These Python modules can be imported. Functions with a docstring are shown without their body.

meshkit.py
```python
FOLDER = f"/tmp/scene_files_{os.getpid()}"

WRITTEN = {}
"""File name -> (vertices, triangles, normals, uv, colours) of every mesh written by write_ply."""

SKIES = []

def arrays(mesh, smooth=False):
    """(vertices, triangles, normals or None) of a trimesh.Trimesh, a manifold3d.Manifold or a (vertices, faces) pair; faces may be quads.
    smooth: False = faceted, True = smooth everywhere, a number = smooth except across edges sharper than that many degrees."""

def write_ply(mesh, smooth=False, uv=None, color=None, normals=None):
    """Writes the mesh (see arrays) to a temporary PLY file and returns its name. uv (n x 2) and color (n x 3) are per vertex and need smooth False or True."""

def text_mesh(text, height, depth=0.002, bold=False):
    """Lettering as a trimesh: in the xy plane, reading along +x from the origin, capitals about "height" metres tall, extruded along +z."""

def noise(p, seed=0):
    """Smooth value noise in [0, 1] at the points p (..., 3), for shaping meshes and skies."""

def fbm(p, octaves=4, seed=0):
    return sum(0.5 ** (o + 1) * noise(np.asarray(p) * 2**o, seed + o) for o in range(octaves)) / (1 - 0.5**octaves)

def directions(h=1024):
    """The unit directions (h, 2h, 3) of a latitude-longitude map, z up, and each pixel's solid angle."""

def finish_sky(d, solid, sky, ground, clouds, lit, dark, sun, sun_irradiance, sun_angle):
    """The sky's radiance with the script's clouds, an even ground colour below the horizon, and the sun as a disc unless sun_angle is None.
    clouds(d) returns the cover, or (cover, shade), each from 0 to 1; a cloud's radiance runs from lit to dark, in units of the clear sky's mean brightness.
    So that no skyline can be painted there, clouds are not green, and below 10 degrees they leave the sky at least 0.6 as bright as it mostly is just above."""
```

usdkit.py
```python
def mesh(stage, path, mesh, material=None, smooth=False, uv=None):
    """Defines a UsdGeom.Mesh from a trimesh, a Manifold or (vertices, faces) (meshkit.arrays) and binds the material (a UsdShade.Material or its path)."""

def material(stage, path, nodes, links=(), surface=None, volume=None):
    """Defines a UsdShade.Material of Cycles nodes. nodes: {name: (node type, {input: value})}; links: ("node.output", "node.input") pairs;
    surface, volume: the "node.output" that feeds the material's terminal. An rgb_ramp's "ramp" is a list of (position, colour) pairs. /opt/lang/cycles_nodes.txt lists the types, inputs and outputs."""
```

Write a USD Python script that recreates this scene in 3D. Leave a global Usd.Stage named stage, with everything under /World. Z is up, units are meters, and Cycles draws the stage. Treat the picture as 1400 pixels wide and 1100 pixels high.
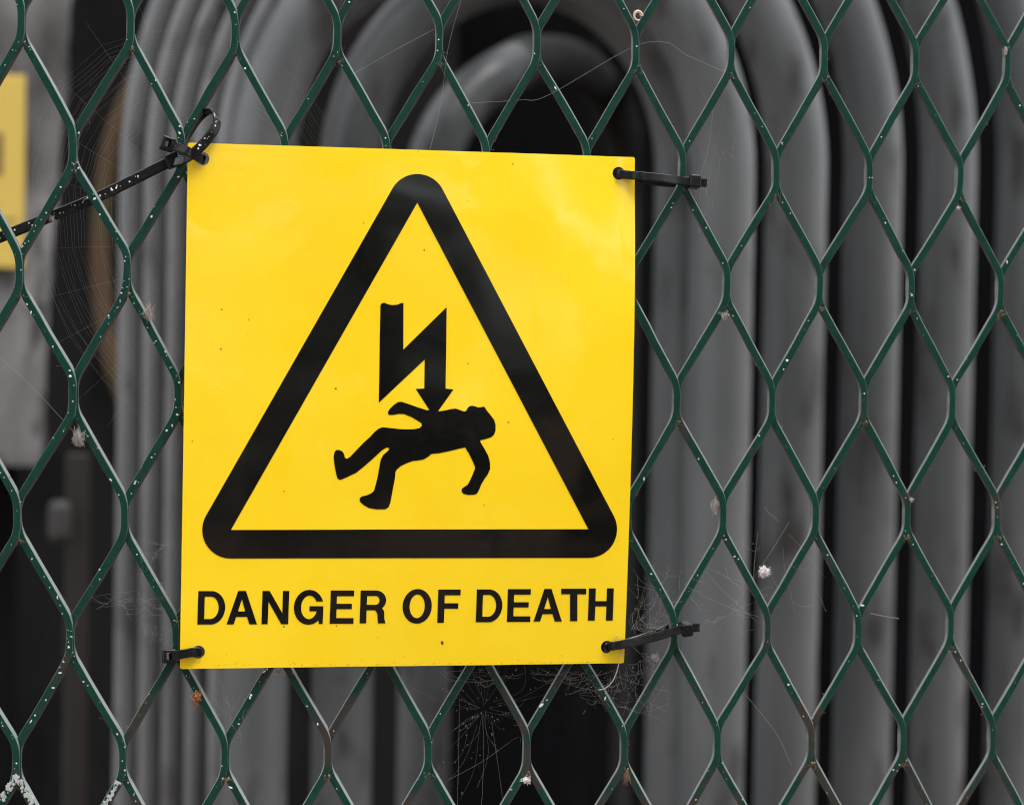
import math, random
import numpy as np, trimesh, usdkit, meshkit
import manifold3d as m3
from shapely.geometry import Polygon, Point, box
from shapely import affinity
from shapely.ops import unary_union
from pxr import Usd, UsdGeom, UsdLux, UsdShade, Gf, Sdf

stage = Usd.Stage.CreateInMemory()
UsdGeom.SetStageUpAxis(stage, UsdGeom.Tokens.z)
UsdGeom.SetStageMetersPerUnit(stage, 1.0)
world = UsdGeom.Xform.Define(stage, '/World'); stage.SetDefaultPrim(world.GetPrim())
UsdGeom.Scope.Define(stage, '/World/Looks')
rng = np.random.default_rng(7)

# ---------------------------------------------------------------- camera, sky, light, exposure
FPX = 3153.0                                   # focal length in pixels of the 1400 px wide photograph
CAM = np.array([-0.01213255, -0.91148953, 1.61495458])
RM = np.array([[0.9750064, -0.22159834, 0.01602191],
               [0.00913097, -0.03208615, -0.9994434],
               [0.22198907, 0.97461, -0.0292608]])          # rows: right, down, forward
cam = UsdGeom.Camera.Define(stage, '/World/camera')
mx = Gf.Matrix4d(*RM[0], 0, *(-RM[1]), 0, *(-RM[2]), 0, *CAM, 1)
cam.AddTransformOp().Set(mx)
cam.CreateHorizontalApertureAttr(22.2); cam.CreateVerticalApertureAttr(22.2 * 804 / 1024)
cam.CreateFocalLengthAttr(FPX * 22.2 / 1400)
cam.CreateClippingRangeAttr(Gf.Vec2f(0.02, 500))
cam.CreateFStopAttr(6.3); cam.CreateFocusDistanceAttr(0.915)
cam.CreateExposureAttr(1.92)

SUN_EL, SUN_AZ = math.radians(68), math.atan2(0.55, -0.75)      # direction towards the sun: (x, y)
sun_dir = np.array([math.sin(SUN_AZ) * math.cos(SUN_EL), math.cos(SUN_AZ) * math.cos(SUN_EL), math.sin(SUN_EL)])
SKY = usdkit.material(stage, '/World/Looks/overcast_sky', {
    'sky': ('sky_texture', {'sky_type': 'single_scattering', 'sun_disc': False, 'sun_elevation': SUN_EL, 'sun_rotation': SUN_AZ, 'aerosol_density': 2.0}),
    'tc': ('texture_coordinate', {}),
    'mp': ('mapping', {'scale': (1.2, 1.2, 2.6)}),
    'n': ('noise_texture', {'scale': 1.6, 'detail': 5.0, 'roughness': 0.55}),
    'cloud': ('rgb_ramp', {'ramp': [(0.3, (5.6, 5.8, 6.1)), (0.7, (8.6, 8.6, 8.5))]}),
    'mix': ('mix', {'fac': 0.86}),
    'bg': ('background_shader', {'strength': 0.085})},
    [('tc.generated', 'mp.vector'), ('mp.vector', 'n.vector'), ('n.fac', 'cloud.fac'), ('sky.color', 'mix.color1'), ('cloud.color', 'mix.color2'), ('mix.color', 'bg.color')],
    surface='bg.background')
dome = UsdLux.DomeLight.Define(stage, '/World/sky')
UsdShade.MaterialBindingAPI.Apply(dome.GetPrim()).Bind(SKY)
sun = UsdLux.DistantLight.Define(stage, '/World/sun')
sun.CreateIntensityAttr(0.3); sun.CreateNormalizeAttr(True); sun.CreateAngleAttr(25.0); sun.CreateColorAttr(Gf.Vec3f(1, 0.965, 0.92))
zx = sun_dir; xx = np.cross([0, 0, 1.0], zx); xx /= np.linalg.norm(xx); yx = np.cross(zx, xx)
sun.AddTransformOp().Set(Gf.Matrix4d(*xx, 0, *yx, 0, *zx, 0, 0, -2, 8, 1))

# ---------------------------------------------------------------- helpers
def ray(px, py):
    return RM.T @ np.array([(px - 700) / FPX, (py - 550) / FPX, 1.0])
def at_depth(px, py, d):
    return CAM + d * ray(px, py)
def at_y(px, py, y):
    d = ray(px, py); return CAM + d * (y - CAM[1]) / d[1]
used = {}
def numbered(parent, name):
    k = used.get((parent, name), 0); used[(parent, name)] = k + 1
    return f'{parent}/{name}' + (f'_{k:03d}' if k else '')
def tag(prim, label=None, cat=None, group=None, kind=None):
    p = prim.GetPrim() if hasattr(prim, 'GetPrim') else prim
    for k, v in (('label', label), ('category', cat), ('group', group), ('kind', kind)):
        if v: p.SetCustomDataByKey(k, v)
    return p
def obj(name, mesh, mat, parent=None, smooth=30, **kw):
    par = parent.GetPath().pathString if parent is not None else '/World'
    m = usdkit.mesh(stage, numbered(par, name), mesh, mat, smooth=smooth)
    if kw: tag(m, **kw)
    return m.GetPrim()
def thing(name, label, cat, group=None):
    x = UsdGeom.Xform.Define(stage, numbered('/World', name))
    return tag(x, label, cat, group)
cat = trimesh.util.concatenate

def smooth_path(P, n=10):
    """Catmull-Rom through the points."""
    P = np.asarray(P, float); out = []
    Q = np.vstack([2 * P[0] - P[1], P, 2 * P[-1] - P[-2]])
    for i in range(1, len(Q) - 2):
        t = np.linspace(0, 1, n, endpoint=False)[:, None]
        a, b, c, d = Q[i - 1], Q[i], Q[i + 1], Q[i + 2]
        out.append(0.5 * (2 * b + (c - a) * t + (2 * a - 5 * b + 4 * c - d) * t**2 + (3 * b - a - 3 * c + d) * t**3))
    return np.vstack(out + [P[-1:]])
def sweep(path, section, normal, cap=True):
    """section: (m,2) in (side, normal); normal: (3,) or (n,3) direction of the second axis."""
    P = np.asarray(path, float); n = len(P)
    T = np.gradient(P, axis=0); T /= np.linalg.norm(T, axis=1, keepdims=True)
    N = np.broadcast_to(np.asarray(normal, float), P.shape).copy()
    N -= (N * T).sum(1, keepdims=True) * T; N /= np.linalg.norm(N, axis=1, keepdims=True)
    B = np.cross(T, N)
    sec = np.asarray(section, float)
    if sec.ndim == 2: sec = np.broadcast_to(sec, (n,) + sec.shape)
    m = sec.shape[1]
    V = (P[:, None] + sec[:, :, :1] * B[:, None] + sec[:, :, 1:] * N[:, None]).reshape(-1, 3)
    i, k = np.meshgrid(np.arange(n - 1), np.arange(m), indexing='ij')
    a, b = i * m + k, i * m + (k + 1) % m
    F = np.vstack([np.stack([a, b, b + m], -1).reshape(-1, 3), np.stack([a, b + m, a + m], -1).reshape(-1, 3)])
    if cap:
        e = (n - 1) * m
        F = np.vstack([F, [[0, k + 1, k] for k in range(1, m - 1)], [[e, e + k, e + k + 1] for k in range(1, m - 1)]])
    t = trimesh.Trimesh(V, F, process=False)
    return t
def tube_frames(P):
    """rotation-minimising normals"""
    P = np.asarray(P, float); T = np.gradient(P, axis=0); T /= np.maximum(np.linalg.norm(T, axis=1, keepdims=True), 1e-12)
    r = np.cross(T[0], [0.3, 0.5, 0.81]); r /= np.linalg.norm(r); out = [r]
    for i in range(1, len(P)):
        r = out[-1] - (out[-1] @ T[i]) * T[i]; out.append(r / np.linalg.norm(r))
    return np.array(out)
def circle(r, n):
    a = np.arange(n) / n * 2 * np.pi
    return np.c_[r * np.cos(a), r * np.sin(a)]
def tube(P, r, n=12, cap=True):
    return sweep(P, circle(r, n), tube_frames(P), cap)
def rrect(w, h, r, k=3):
    pts = []
    for sx, sy, a0 in ((1, 1, 0), (-1, 1, 90), (-1, -1, 180), (1, -1, 270)):
        for a in np.radians(np.linspace(a0, a0 + 90, k)):
            pts.append((sx * (w / 2 - r) + r * math.cos(a), sy * (h / 2 - r) + r * math.sin(a)))
    return np.array(pts)
def rbox(size, r, centre=(0, 0, 0), seg=12):
    s = m3.Manifold.sphere(r, seg); h = np.array(size) / 2 - r
    return m3.Manifold.batch_hull([s.translate((float(a * h[0]), float(b * h[1]), float(c * h[2]))) for a in (-1, 1) for b in (-1, 1) for c in (-1, 1)]).translate(tuple(map(float, centre)))
def to_tm(m):
    v, f, _ = meshkit.arrays(m); return trimesh.Trimesh(v, f, process=False)
def cross_sections(poly):
    polys = list(getattr(poly, 'geoms', [poly])); cont = []
    for p in polys:
        cont.append(np.array(p.exterior.coords)[:-1])
        cont += [np.array(h.coords)[:-1] for h in p.interiors]
    return m3.CrossSection(cont, m3.FillRule.EvenOdd)

# ---------------------------------------------------------------- materials
def M(name, nodes, links, surface='p.BSDF', **k):
    return usdkit.material(stage, f'/World/Looks/{name}', nodes, links, surface=surface, **k)
def plain(name, col, rough=0.5, metallic=0.0, **kw):
    return M(name, {'p': ('principled_bsdf', {'base_color': col, 'roughness': rough, 'metallic': metallic, **kw})}, [])

m_yellow = M('yellow_plastic', {
    'g': ('geometry', {}),
    'n': ('noise_texture', {'scale': 26.0, 'detail': 3.0}),
    'r': ('rgb_ramp', {'ramp': [(0.3, (0.86, 0.575, 0.011)), (0.7, (0.87, 0.615, 0.020))]}),
    'n2': ('noise_texture', {'scale': 420.0, 'detail': 4.0, 'roughness': 0.7}),
    's': ('rgb_ramp', {'ramp': [(0.74, (0, 0, 0)), (0.80, (0.35, 0.35, 0.35))]}),
    'mx': ('mix', {'color2': (0.25, 0.12, 0.02)}),
    'n3': ('noise_texture', {'scale': 60.0, 'detail': 4.0}),
    'rr': ('rgb_ramp', {'ramp': [(0.35, (0.045, 0.045, 0.045)), (0.8, (0.16, 0.16, 0.16))]}),
    'n4': ('noise_texture', {'scale': 34.0, 'detail': 2.0}),
    'b': ('bump', {'strength': 0.06, 'distance': 0.004}),
    'p': ('principled_bsdf', {'ior': 1.49})},
    [('g.position', 'n.vector'), ('g.position', 'n2.vector'), ('g.position', 'n3.vector'), ('g.position', 'n4.vector'), ('n.fac', 'r.fac'), ('n2.fac', 's.fac'),
     ('s.color', 'mx.fac'), ('r.color', 'mx.color1'), ('mx.color', 'p.base_color'), ('n3.fac', 'rr.fac'), ('rr.color', 'p.roughness'),
     ('n4.fac', 'b.height'), ('b.normal', 'p.normal')])
m_ink = M('black_ink', {
    'g': ('geometry', {}),
    'n': ('noise_texture', {'scale': 300.0, 'detail': 4.0}),
    'r': ('rgb_ramp', {'ramp': [(0.35, (0.0018, 0.0018, 0.0016)), (0.75, (0.0036, 0.0033, 0.003))]}),
    'p': ('principled_bsdf', {'ior': 1.49, 'roughness': 0.07, 'specular_ior_level': 0.5})},
    [('g.position', 'n.vector'), ('n.fac', 'r.fac'), ('r.color', 'p.base_color')])
m_green = M('green_paint', {
    'g': ('geometry', {}),
    'sx': ('separate_xyz', {}),
    'low': ('map_range', {'from_min': 1.66, 'from_max': 1.36, 'to_min': 0.0, 'to_max': 0.17}),
    'n': ('noise_texture', {'scale': 32.0, 'detail': 5.0, 'roughness': 0.6}),
    'add': ('math', {'math_type': 'add'}),
    'rust': ('rgb_ramp', {'ramp': [(0.63, (0, 0, 0)), (0.73, (0.85, 0.85, 0.85))]}),
    'n2': ('noise_texture', {'scale': 240.0, 'detail': 4.0}),
    'gr': ('rgb_ramp', {'ramp': [(0.3, (0.0026, 0.028, 0.0195)), (0.7, (0.0042, 0.038, 0.0265))]}),
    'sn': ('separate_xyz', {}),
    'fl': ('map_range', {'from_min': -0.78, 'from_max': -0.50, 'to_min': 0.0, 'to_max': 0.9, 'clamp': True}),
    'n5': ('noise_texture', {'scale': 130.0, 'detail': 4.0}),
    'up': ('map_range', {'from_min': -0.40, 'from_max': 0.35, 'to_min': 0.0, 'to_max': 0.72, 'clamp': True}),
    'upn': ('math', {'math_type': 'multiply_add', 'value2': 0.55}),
    'flc': ('rgb_ramp', {'ramp': [(0.22, (0.026, 0.019, 0.017)), (0.55, (0.062, 0.064, 0.060)), (0.95, (0.175, 0.19, 0.19))]}),  # worn flank grey with sky light put in: paler facing up, darker facing down
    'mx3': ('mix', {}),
    'mx': ('mix', {'color2': (0.040, 0.026, 0.026)}),
    'n3': ('noise_texture', {'scale': 900.0, 'detail': 3.0, 'roughness': 0.7}),
    'dust': ('rgb_ramp', {'ramp': [(0.66, (0, 0, 0)), (0.78, (0.6, 0.6, 0.6))]}),
    'mx2': ('mix', {'color2': (0.26, 0.23, 0.20)}),
    'b': ('bump', {'strength': 0.22, 'distance': 0.0005}),
    'p': ('principled_bsdf', {'roughness': 0.25, 'specular_ior_level': 0.32})},
    [('g.position', 'n.vector'), ('g.position', 'n2.vector'), ('g.position', 'n3.vector'), ('g.position', 'sx.vector'), ('sx.z', 'low.value'), ('n.fac', 'add.value1'), ('low.result', 'add.value2'),
     ('add.value', 'rust.fac'), ('n2.fac', 'gr.fac'), ('gr.color', 'mx.color1'), ('rust.color', 'mx.fac'), ('n3.fac', 'dust.fac'), ('dust.color', 'mx2.fac'), ('mx.color', 'mx2.color1'),
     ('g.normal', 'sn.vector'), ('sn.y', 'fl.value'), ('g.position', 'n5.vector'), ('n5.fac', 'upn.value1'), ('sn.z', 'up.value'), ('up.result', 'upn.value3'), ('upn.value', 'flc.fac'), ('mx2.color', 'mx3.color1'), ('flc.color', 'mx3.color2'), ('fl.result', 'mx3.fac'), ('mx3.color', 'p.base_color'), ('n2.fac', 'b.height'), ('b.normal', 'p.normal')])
m_speck = plain('white_speck', (0.62, 0.63, 0.62), 0.55)
m_flake = plain('white_flaking_coat', (0.36, 0.375, 0.375), 0.7)
m_tie = M('black_nylon', {
    'g': ('geometry', {}),
    'n': ('noise_texture', {'scale': 700.0, 'detail': 4.0}),
    'r': ('rgb_ramp', {'ramp': [(0.55, (0.005, 0.005, 0.005)), (0.85, (0.03, 0.027, 0.025))]}),
    'p': ('principled_bsdf', {'roughness': 0.24, 'specular_ior_level': 0.22})},
    [('g.position', 'n.vector'), ('n.fac', 'r.fac'), ('r.color', 'p.base_color')])
def grey_paint(name, c0, c1, scale=5.0, stain=(0.03, 0.03, 0.03), spec=0.4, rough=0.5):
    return M(name, {
        'g': ('geometry', {}),
        'mp': ('mapping', {'scale': (1, 1, 0.45)}),
        'n': ('noise_texture', {'scale': scale, 'detail': 4.0}),
        'r': ('rgb_ramp', {'ramp': [(0.3, c0), (0.7, c1)]}),
        'n2': ('noise_texture', {'scale': scale * 2.6, 'detail': 3.0, 'roughness': 0.45}),
        's': ('rgb_ramp', {'ramp': [(0.56, (0, 0, 0)), (0.68, (0.8, 0.8, 0.8))]}),
        'mx': ('mix', {'color2': stain}),
        'p': ('principled_bsdf', {'roughness': rough, 'specular_ior_level': spec})},
        [('g.position', 'mp.vector'), ('mp.vector', 'n.vector'), ('mp.vector', 'n2.vector'), ('n.fac', 'r.fac'), ('n2.fac', 's.fac'), ('r.color', 'mx.color1'), ('s.color', 'mx.fac'), ('mx.color', 'p.base_color')])
m_tube = grey_paint('grey_tube_paint', (0.044, 0.0475, 0.051), (0.084, 0.088, 0.092), 11.0, (0.014, 0.0135, 0.013), 0.4, 0.42)
m_narrow = grey_paint('pale_grey_tube_paint', (0.068, 0.070, 0.074), (0.118, 0.121, 0.126), 14.0, (0.035, 0.034, 0.033), 0.45, 0.4)
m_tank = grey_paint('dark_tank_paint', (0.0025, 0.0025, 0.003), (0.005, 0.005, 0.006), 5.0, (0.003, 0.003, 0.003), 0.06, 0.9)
m_concrete = grey_paint('weathered_concrete', (0.045, 0.044, 0.044), (0.20, 0.197, 0.20), 16.0, (0.020, 0.019, 0.018))
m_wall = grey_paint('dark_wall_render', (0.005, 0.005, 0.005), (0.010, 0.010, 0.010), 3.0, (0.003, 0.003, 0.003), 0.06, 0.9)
m_rust = M('rusty_moss', {
    'g': ('geometry', {}), 'n': ('noise_texture', {'scale': 9.0, 'detail': 4.0}),
    'r': ('rgb_ramp', {'ramp': [(0.35, (0.055, 0.026, 0.010)), (0.6, (0.036, 0.030, 0.007))]}),
    'p': ('principled_bsdf', {'roughness': 0.8})}, [('g.position', 'n.vector'), ('n.fac', 'r.fac'), ('r.color', 'p.base_color')])
m_brown = plain('brown_rust', (0.012, 0.0085, 0.0075), 0.9)
m_silk = M('spider_silk', {
    'd': ('diffuse_bsdf', {'color': (0.33, 0.315, 0.30)}), 't': ('translucent_bsdf', {'color': (0.33, 0.315, 0.30)}), 'm': ('mix_closure', {'fac': 0.4})},
    [('d.BSDF', 'm.closure1'), ('t.BSDF', 'm.closure2')], surface='m.closure')
m_lint = plain('pale_lint', (0.34, 0.30, 0.27), 0.9)
m_brownlint = plain('brown_lint', (0.20, 0.12, 0.075), 0.9)
m_orange = plain('orange_dry_leaf', (0.30, 0.12, 0.045), 0.8)
m_fluff = plain('white_fluff', (0.80, 0.76, 0.76), 0.9)
m_ground = M('ground_gravel', {
    'g': ('geometry', {}), 'n': ('noise_texture', {'scale': 3.0, 'detail': 8.0, 'roughness': 0.7}),
    'r': ('rgb_ramp', {'ramp': [(0.3, (0.085, 0.060, 0.044)), (0.7, (0.18, 0.135, 0.105))]}),
    'b': ('bump', {'strength': 0.6, 'distance': 0.03}),
    'p': ('principled_bsdf', {'roughness': 0.9})}, [('g.position', 'n.vector'), ('n.fac', 'r.fac'), ('r.color', 'p.base_color'), ('n.fac', 'b.height'), ('b.normal', 'p.normal')])
m_leaf = M('hedge_leaf', {
    'o': ('geometry', {}), 'r': ('rgb_ramp', {'ramp': [(0, (0.016, 0.035, 0.010)), (1, (0.045, 0.075, 0.022))]}),
    'd': ('principled_bsdf', {'roughness': 0.5}), 't': ('translucent_bsdf', {}), 'm': ('mix_closure', {'fac': 0.25})},
    [('o.random_per_island', 'r.fac'), ('r.color', 'd.base_color'), ('r.color', 't.color'), ('d.BSDF', 'm.closure1'), ('t.BSDF', 'm.closure2')], surface='m.closure')
m_bark = plain('bark', (0.05, 0.04, 0.03), 0.9)

# ---------------------------------------------------------------- setting
tag(dome, kind='structure')
g = trimesh.creation.box((300, 300, 0.2)); g.apply_translation((0, 0, -0.1))
obj('ground', g, m_ground, smooth=False, kind='structure')

# dark wall far behind the plant
w = trimesh.creation.box((9, 0.3, 4.2)); w.apply_translation((0.5, 4.2, 2.1))
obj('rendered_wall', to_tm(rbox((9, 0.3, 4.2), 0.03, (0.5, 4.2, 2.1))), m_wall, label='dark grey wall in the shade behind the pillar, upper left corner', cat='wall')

# unseen hedge, dark reflection in the sign; height and dip shaped for the light
hd = thing('hedge', 'unseen tall dark leafy hedge, shaped for the light, mirrored in the black parts of the sign', 'hedge')
LV, LF = [], []
N = 60000
hp = np.c_[rng.uniform(-6.5, 9, N), rng.uniform(-9.0, -7.4, N), rng.uniform(0.25, 12.5, N) ** 1.0]
hp[:, 2] *= (0.78 + 0.44 * meshkit.fbm(np.c_[hp[:, 0] * 0.8, hp[:, 1] * 0.4, np.zeros(N)], 3, 3)) * (1 - 0.80 * np.exp(-((hp[:, 0] - 2.62) / 0.62)**4))
u = rng.normal(size=(N, 3)); u /= np.linalg.norm(u, axis=1, keepdims=True)
v = np.cross(u, rng.normal(size=(N, 3))); v /= np.linalg.norm(v, axis=1, keepdims=True)
s = rng.uniform(0.07, 0.14, (N, 1))
V = np.stack([hp - u * s, hp + v * s * 0.5, hp + u * s, hp - v * s * 0.5], 1).reshape(-1, 3)
q = np.arange(N)[:, None] * 4
obj('foliage', (V, np.vstack([q + [0, 1, 2], q + [0, 2, 3]])), m_leaf, hd, smooth=False, kind='stuff')
for k in range(11):
    x = -6.0 + k * 1.42 + rng.uniform(-.2, .2)
    P = smooth_path([(x, -8.2, -0.05), (x + rng.uniform(-.1, .1), -8.2, 1.2), (x + rng.uniform(-.25, .25), -8.2 + rng.uniform(-.2, .2), 2.4 if abs(x - 2.6) < 0.9 else 8.0)], 6)
    r = np.linspace(0.08, 0.03, len(P))
    obj('trunk', sweep(P, np.stack([circle(a, 8) for a in r]), tube_frames(P)), m_bark, hd)

bf = thing('added_board_fence', 'unseen low brown boards, added to mirror brown patches in the black lower bar', 'fence')  # unseen boards, added and gapped for brown reflections in the sign
m_board = M('brown_board', {'g': ('geometry', {}), 'mp': ('mapping', {'scale': (9, 9, 1)}), 'n': ('noise_texture', {'scale': 3.0, 'detail': 5.0}),
    'r': ('rgb_ramp', {'ramp': [(0.3, (0.20, 0.125, 0.085)), (0.7, (0.36, 0.24, 0.17))]}), 'p': ('principled_bsdf', {'roughness': 0.8})},
    [('g.position', 'mp.vector'), ('mp.vector', 'n.vector'), ('n.fac', 'r.fac'), ('r.color', 'p.base_color')])
bx_ = -2.4
while bx_ < 5.0:
    wd = rng.uniform(0.12, 0.17); hgt = rng.uniform(0.72, 0.84) if not 1.55 < bx_ < 1.95 else 1.3
    if not (1.22 < bx_ < 1.60 or 0.58 < bx_ < 0.84 or 1.95 < bx_ < 2.2):
        obj('board', to_tm(rbox((wd, 0.025, hgt + 0.1), 0.005, (bx_ + wd / 2, -7.0 + rng.uniform(-.006, .006), hgt / 2 - 0.04), 6)), m_board, bf)
    bx_ += wd + rng.choice([0.012, 0.02, 0.10], p=[.5, .35, .15])
for z_ in (0.22, 0.58):
    obj('rail', to_tm(rbox((7.6, 0.04, 0.07), 0.005, (1.3, -7.036, z_), 6)), m_board, bf)

# ---------------------------------------------------------------- transformer with nested cooling tubes
tr = thing('transformer', 'grey transformer with nested arched cooling tubes behind the fence and sign', 'transformer')
TUBE_R = 0.0250
def arch(xl, dl, xr, dr, yb=600, cy=240, asp=1.15, dback=0.0, r=TUBE_R):
    """an inverted U: left leg through pixel column xl at depth dl, right leg through xr at dr"""
    R = (xr - xl) / 2; cx = (xr + xl) / 2
    pl, prt = at_depth(xl, cy, dl), at_depth(xr, cy, dr)
    c = (pl + prt) / 2; side = (prt - pl) / 2
    hgt = np.linalg.norm(side) * asp
    th = np.linspace(math.pi, 0, 40)
    A = c + np.cos(th)[:, None] * side + np.sin(th)[:, None] * np.array([0, 0, hgt]) 
    zl, zr = np.linspace(0.16, pl[2], 14)[:-1], np.linspace(prt[2], 0.16, 14)[1:]
    L = np.c_[np.full(13, pl[0]), np.full(13, pl[1]), zl]
    Rr = np.c_[np.full(13, prt[0]), np.full(13, prt[1]), zr]
    P = np.vstack([L, A, Rr]) + np.array([0.22 * dback, dback, 0])
    return sweep(P, circle(r, 28), tube_frames(P))
ARCH = [(478, 1.88, 936, 1.96), (358, 1.76, 988, 1.78)]
for a in ARCH:
    obj('cooling_tube', arch(*a), m_tube, tr)
def bent(xs, xc, d, r, cy=240, asp=1.15):
    """a leg through pixel column xs that bends over towards xc and then runs back into the tank"""
    p, c = at_depth(xs, cy, d), at_depth(xc, cy, d)
    side = p - c; side[2] = 0; c[2] = p[2]; h = np.linalg.norm(side) * asp
    th = np.linspace(0, math.radians(82), 30)
    A = c + np.cos(th)[:, None] * side + np.sin(th)[:, None] * np.array([0, 0, h])
    zs = np.linspace(0.16, p[2], 14)[:-1]
    t = A[-1] - A[-2]; t /= np.linalg.norm(t)
    B = smooth_path([A[-1] + t * 0.03, A[-1] + t * 0.07 + np.array([0, 0.06, 0]), A[-1] + t * 0.08 + np.array([0, 0.2, 0]), A[-1] + t * 0.08 + np.array([0, 1.3, 0])], 6)
    P = np.vstack([np.c_[np.full(13, p[0]), np.full(13, p[1]), zs], A, B])
    return sweep(P, circle(r, 24), tube_frames(P))
for xs, d in ((1089, 1.88), (1194, 1.98), (1297, 2.08), (1400, 2.18), (1503, 2.28)):
    obj('cooling_tube', bent(xs, 708, d, TUBE_R), m_tube, tr)
for k_, xs in enumerate((309, 277, 245, 213, 181)):
    obj('narrow_tube', bent(xs, 690 + 6 * k_, 1.84 + 0.012 * k_, 0.0094 if k_ != 4 else 0.0105), m_narrow, tr, label='narrow grey tube of the bundle at the left')
# innermost tube: rises on the left, bends over; its right half has deep shade painted in
dz_ = 0.26
P = smooth_path([at_depth(x, y, d + dz_) for x, y, d in [(588, 1000, 1.80), (588, 700, 1.80), (588, 400, 1.80), (588, 270, 1.80), (599, 200, 1.80), (636, 140, 1.82), (692, 98, 1.86), (742, 80, 1.96), (792, 90, 2.14), (836, 140, 2.3), (856, 220, 2.42), (860, 400, 2.45), (860, 1100, 2.45)]], 8)
q_ = at_depth(588, 400, 1.80 + dz_); P[:30, :2][P[:30, 2] < q_[2]] = q_[:2]
P = np.vstack([[q_[0], q_[1], 0.16], P])
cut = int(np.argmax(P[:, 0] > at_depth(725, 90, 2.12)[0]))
obj('cooling_tube', sweep(P[:cut], circle(0.0235, 28), tube_frames(P[:cut])), m_tube, tr)
m_shaded_tube = grey_paint('shaded_tube_paint', (0.012, 0.0125, 0.013), (0.020, 0.021, 0.022), 9.0, (0.008, 0.008, 0.008), 0.2, 0.6)  # same tube as the left half; darkness of the depth is in this colour
obj('shade_painted_tube', sweep(P[cut:], circle(0.0225, 28), tube_frames(P[cut:])), m_shaded_tube, tr, label='right leg of the innermost arch, deep shade put into its dark colour')
obj('added_seam_ring', sweep(P[cut - 2:cut + 2], circle(0.0245, 28), tube_frames(P[cut - 2:cut + 2])), m_shaded_tube, tr)  # ring added to cover the step in tone
for x_, d_ in ((915, 2.5), (800, 2.7)):
    P = at_depth(x_, 600, d_); P = np.c_[np.full(8, P[0]), np.full(8, P[1]), np.linspace(0.05, 2.4, 8)]
    obj('dim_band_pipe', tube(P, 0.036 if x_ > 850 else 0.012, 24), m_wall, tr)  # added pipes; dimness of the deep tubes is put into their colour
pl, prr = at_depth(170, 600, 2.0), at_depth(1540, 600, 1.7)
dirx = (prr - pl); dirx[2] = 0; wid = np.linalg.norm(dirx); ang = math.atan2(dirx[1], dirx[0]); mid = (pl + prr) / 2
def placed(size, off, r=0.01):
    t = to_tm(rbox(size, r, off)); t.apply_transform(trimesh.transformations.rotation_matrix(ang, (0, 0, 1))); t.apply_translation((mid[0], mid[1], 0)); return t
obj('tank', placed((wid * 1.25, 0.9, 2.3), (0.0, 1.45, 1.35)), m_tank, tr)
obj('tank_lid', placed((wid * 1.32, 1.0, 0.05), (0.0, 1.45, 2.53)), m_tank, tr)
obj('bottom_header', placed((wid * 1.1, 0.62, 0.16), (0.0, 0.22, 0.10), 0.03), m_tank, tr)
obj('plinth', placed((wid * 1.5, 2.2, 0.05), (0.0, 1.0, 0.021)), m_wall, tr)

# mossy rusty pipe left of the tubes
P = smooth_path([at_depth(x, y, 2.36) for x, y in [(330, -150), (262, -40), (218, 50), (182, 120), (152, 200), (138, 300), (139, 400), (152, 490), (180, 580), (186, 760), (187, 1200)]], 8)
P = np.vstack([P, [P[-1][0], P[-1][1], 0.02]])
obj('moss_pipe', tube(P, 0.0100, 14), m_rust, label='thin rusty mossy pipe bending up between the pillar and grey tubes', cat='pipe')

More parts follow.
